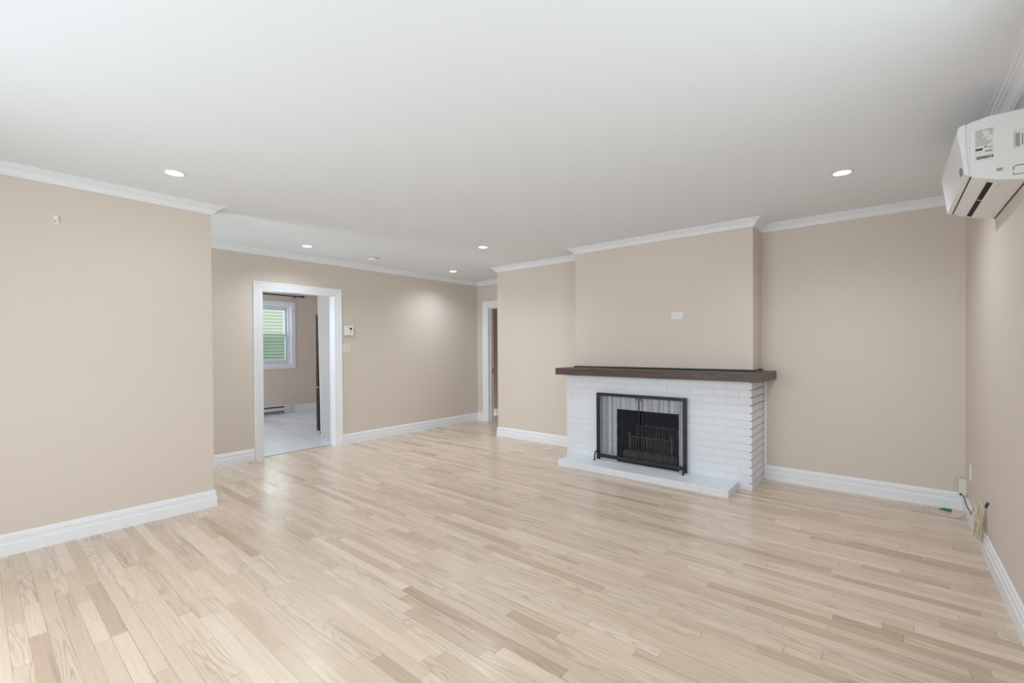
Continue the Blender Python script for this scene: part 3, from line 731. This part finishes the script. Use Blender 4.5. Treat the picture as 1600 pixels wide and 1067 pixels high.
# coil of coaxial cable behind the baseboard
t = thing('coax_cable', 'bundled beige coaxial cable standing against the right wall near the corner', 'cable', (0.43, 3.88, 0.14))
cb = MB()
cb.tube([(0.412, 4.690, 0.140), (0.418, 4.60, 0.155), (0.416, 4.38, 0.140), (0.412, 4.18, 0.160), (0.408, 4.10, 0.16)], 0.0042, seg=8)
cb.build('lead', M_coaxd, t)
cb = MB(); rg4 = random.Random(2)
loops = [(4.02, 0.258, 3.93), (3.99, 0.252, 3.88), (3.88, 0.312, 3.86), (3.86, 0.305, 3.82), (3.90, 0.29, 3.84)]
pts = [(0.408, 4.10, 0.16)]
for i, (yt, zt, yb) in enumerate(loops):
    xo = 0.412 + 0.005 * i
    pts += [(xo, yt + 0.02, zt - 0.04), (xo, yt, zt), (xo + 0.003, yt - 0.035, zt - 0.03), (xo - 0.004, yb - 0.005, 0.17), (xo - 0.01, yb, 0.085 + 0.01*(i % 2)), (xo - 0.006, yb + 0.03, 0.10), (xo, yb + 0.06, 0.17)]
for p in range(len(pts)):
    x, y, z = pts[p]
    if z < 0.15: pts[p] = (min(x, XR - 0.028), y, z)
cb.tube(pts, 0.0048, seg=8, sub=7)
cb.build('coil', M_coax, t)
MB().tube([(0.402, 3.80, 0.11), (0.405, 3.78, 0.16), (0.412, 3.72, 0.24), (0.418, 3.66, 0.315), (0.420, 3.63, 0.345)], 0.0048, seg=8).build('tail', M_coax, t)
MB().tube([(0.420, 3.632, 0.343), (0.421, 3.622, 0.352)], 0.0065, seg=8, smooth=False).tube([(0.4215, 3.618, 0.356), (0.4235, 3.598, 0.374)], 0.0068, seg=6, smooth=False).build('connector', M_dgrey, t)
# tie around the bundle
MB().tube([(0.404, 3.95, 0.205), (0.400, 3.89, 0.20), (0.404, 3.84, 0.205), (0.438, 3.84, 0.205), (0.440, 3.90, 0.20), (0.436, 3.95, 0.205), (0.404, 3.95, 0.205)], 0.0026, seg=6).build('cable_tie', M_wire, t)

t = thing('thin_wire', 'thin white wire with a green connector lying on the floor in the corner', 'wire', (0.33, 4.65, 0.003))
MB().tube([(0.428, 4.70, 0.022), (0.426, 4.69, 0.006), (0.418, 4.62, 0.003), (0.385, 4.565, 0.003), (0.33, 4.545, 0.003), (0.27, 4.58, 0.003), (0.21, 4.655, 0.003), (0.195, 4.700, 0.003), (0.23, 4.722, 0.003), (0.300, 4.716, 0.004)], 0.0028, seg=8).build('lead', M_wire, t)
MB().tube([(0.298, 4.716, 0.008), (0.312, 4.715, 0.009), (0.325, 4.714, 0.010), (0.358, 4.711, 0.010), (0.366, 4.710, 0.009)], lambda u: 0.004 + 0.006 * min(1, u * 2.2), seg=10, smooth=False).build('connector', M_green, t)

# ------------------------------------------------------------------ kitchen glimpsed through the doorway
t = thing('side_panel', 'tall white panel standing beside the black refrigerator', 'panel', (-5.94, 3.215, 0))
MB().poly([(-6.228, 3.205, 0.001), (-5.605, 3.205, 0.001), (-5.605, 3.205, ZC - 0.002), (-6.292, 3.205, ZC - 0.002)], (0, 0.018, 0)).build('board', M_panel, t)
MB().poly([(-6.242, 3.200, 0.001), (-6.228, 3.200, 0.001), (-6.292, 3.200, ZC - 0.002), (-6.306, 3.200, ZC - 0.002)], (0, 0.028, 0)).build('edge_strip', M_trim, t, 0.002)
t = thing('refrigerator', 'black bottom freezer refrigerator behind the white panel in the kitchen', 'refrigerator', (-5.97, 3.6, 0))
MB().box(-6.345, -5.66, 3.238, 3.94, 0.05, 1.735).build('cabinet', M_fridge, t, 0.004)
d = MB().box(-6.432, -6.352, 3.236, 3.942, 0.702, 1.752).build('door', M_fridge, t, 0.006, 3)
MB().box(-6.455, -6.432, 3.29, 3.32, 0.80, 1.40).build('handle', M_chrome, d, 0.006)
d = MB().box(-6.432, -6.352, 3.236, 3.942, 0.062, 0.680).build('freezer_drawer', M_fridge, t, 0.006, 3)
MB().box(-6.452, -6.360, 3.2345, 3.94, 0.683, 0.698).build('handle', M_chrome, d, 0.003)
MB().box(-6.345, -5.66, 3.245, 3.935, 0.015, 0.05).build('kick_plate', M_dark, t)
for yy in (3.262, 3.916):
    MB().lathe([(0, 0.0005), (0.02, 0.0005), (0.02, 0.02), (0.012, 0.024), (0.012, 0.055), (0, 0.055)], (-6.30, yy, 0), seg=14).build('foot', M_dark, t)

t = thing('baseboard_heater', 'white electric baseboard heater under the kitchen window', 'heater', (XK, 3.3, 0))
hx, hz0, hz1 = XK + 0.065, 0.015, 0.165
MB().poly([(XK + 0.001, 2.3, hz0), (hx, 2.3, hz0), (hx, 2.3, hz1 - 0.02), (hx - 0.02, 2.3, hz1), (XK + 0.001, 2.3, hz1)], (0, 1.64, 0)).build('housing', M_heater, t, 0.002)
MB().box(XK + 0.001, hx + 0.004, 3.925, 4.045, hz0 - 0.012, hz1 + 0.003).build('end_cap', M_heater, t, 0.003)
MB().box(hx - 0.01, hx + 0.0015, 2.34, 3.92, 0.118, 0.142).build('upper_slot', M_dark, t)
MB().box(hx - 0.01, hx + 0.0015, 2.34, 3.92, 0.030, 0.050).build('lower_slot', M_dark, t)

t = thing('curtain_rod', 'dark metal curtain rod above the kitchen window', 'curtain rod', (XK + 0.09, 3.7, 2.30))
MB().tube([(XK + 0.09, 3.0, 2.298), (XK + 0.09, 4.26, 2.298)], 0.010, smooth=False).build('rod', M_bronze, t)
MB().lathe([(0.010, 0), (0.018, 0.005), (0.012, 0.015), (0.022, 0.035), (0.010, 0.06), (0.004, 0.085), (0, 0.088)], (XK + 0.09, 4.255, 2.298), (0, 1, 0), 16).build('finial', M_bronze, t)
MB().tube([(XK + 0.002, 4.15, 2.27), (XK + 0.05, 4.15, 2.272), (XK + 0.09, 4.15, 2.286)], 0.007).build('bracket', M_bronze, t)
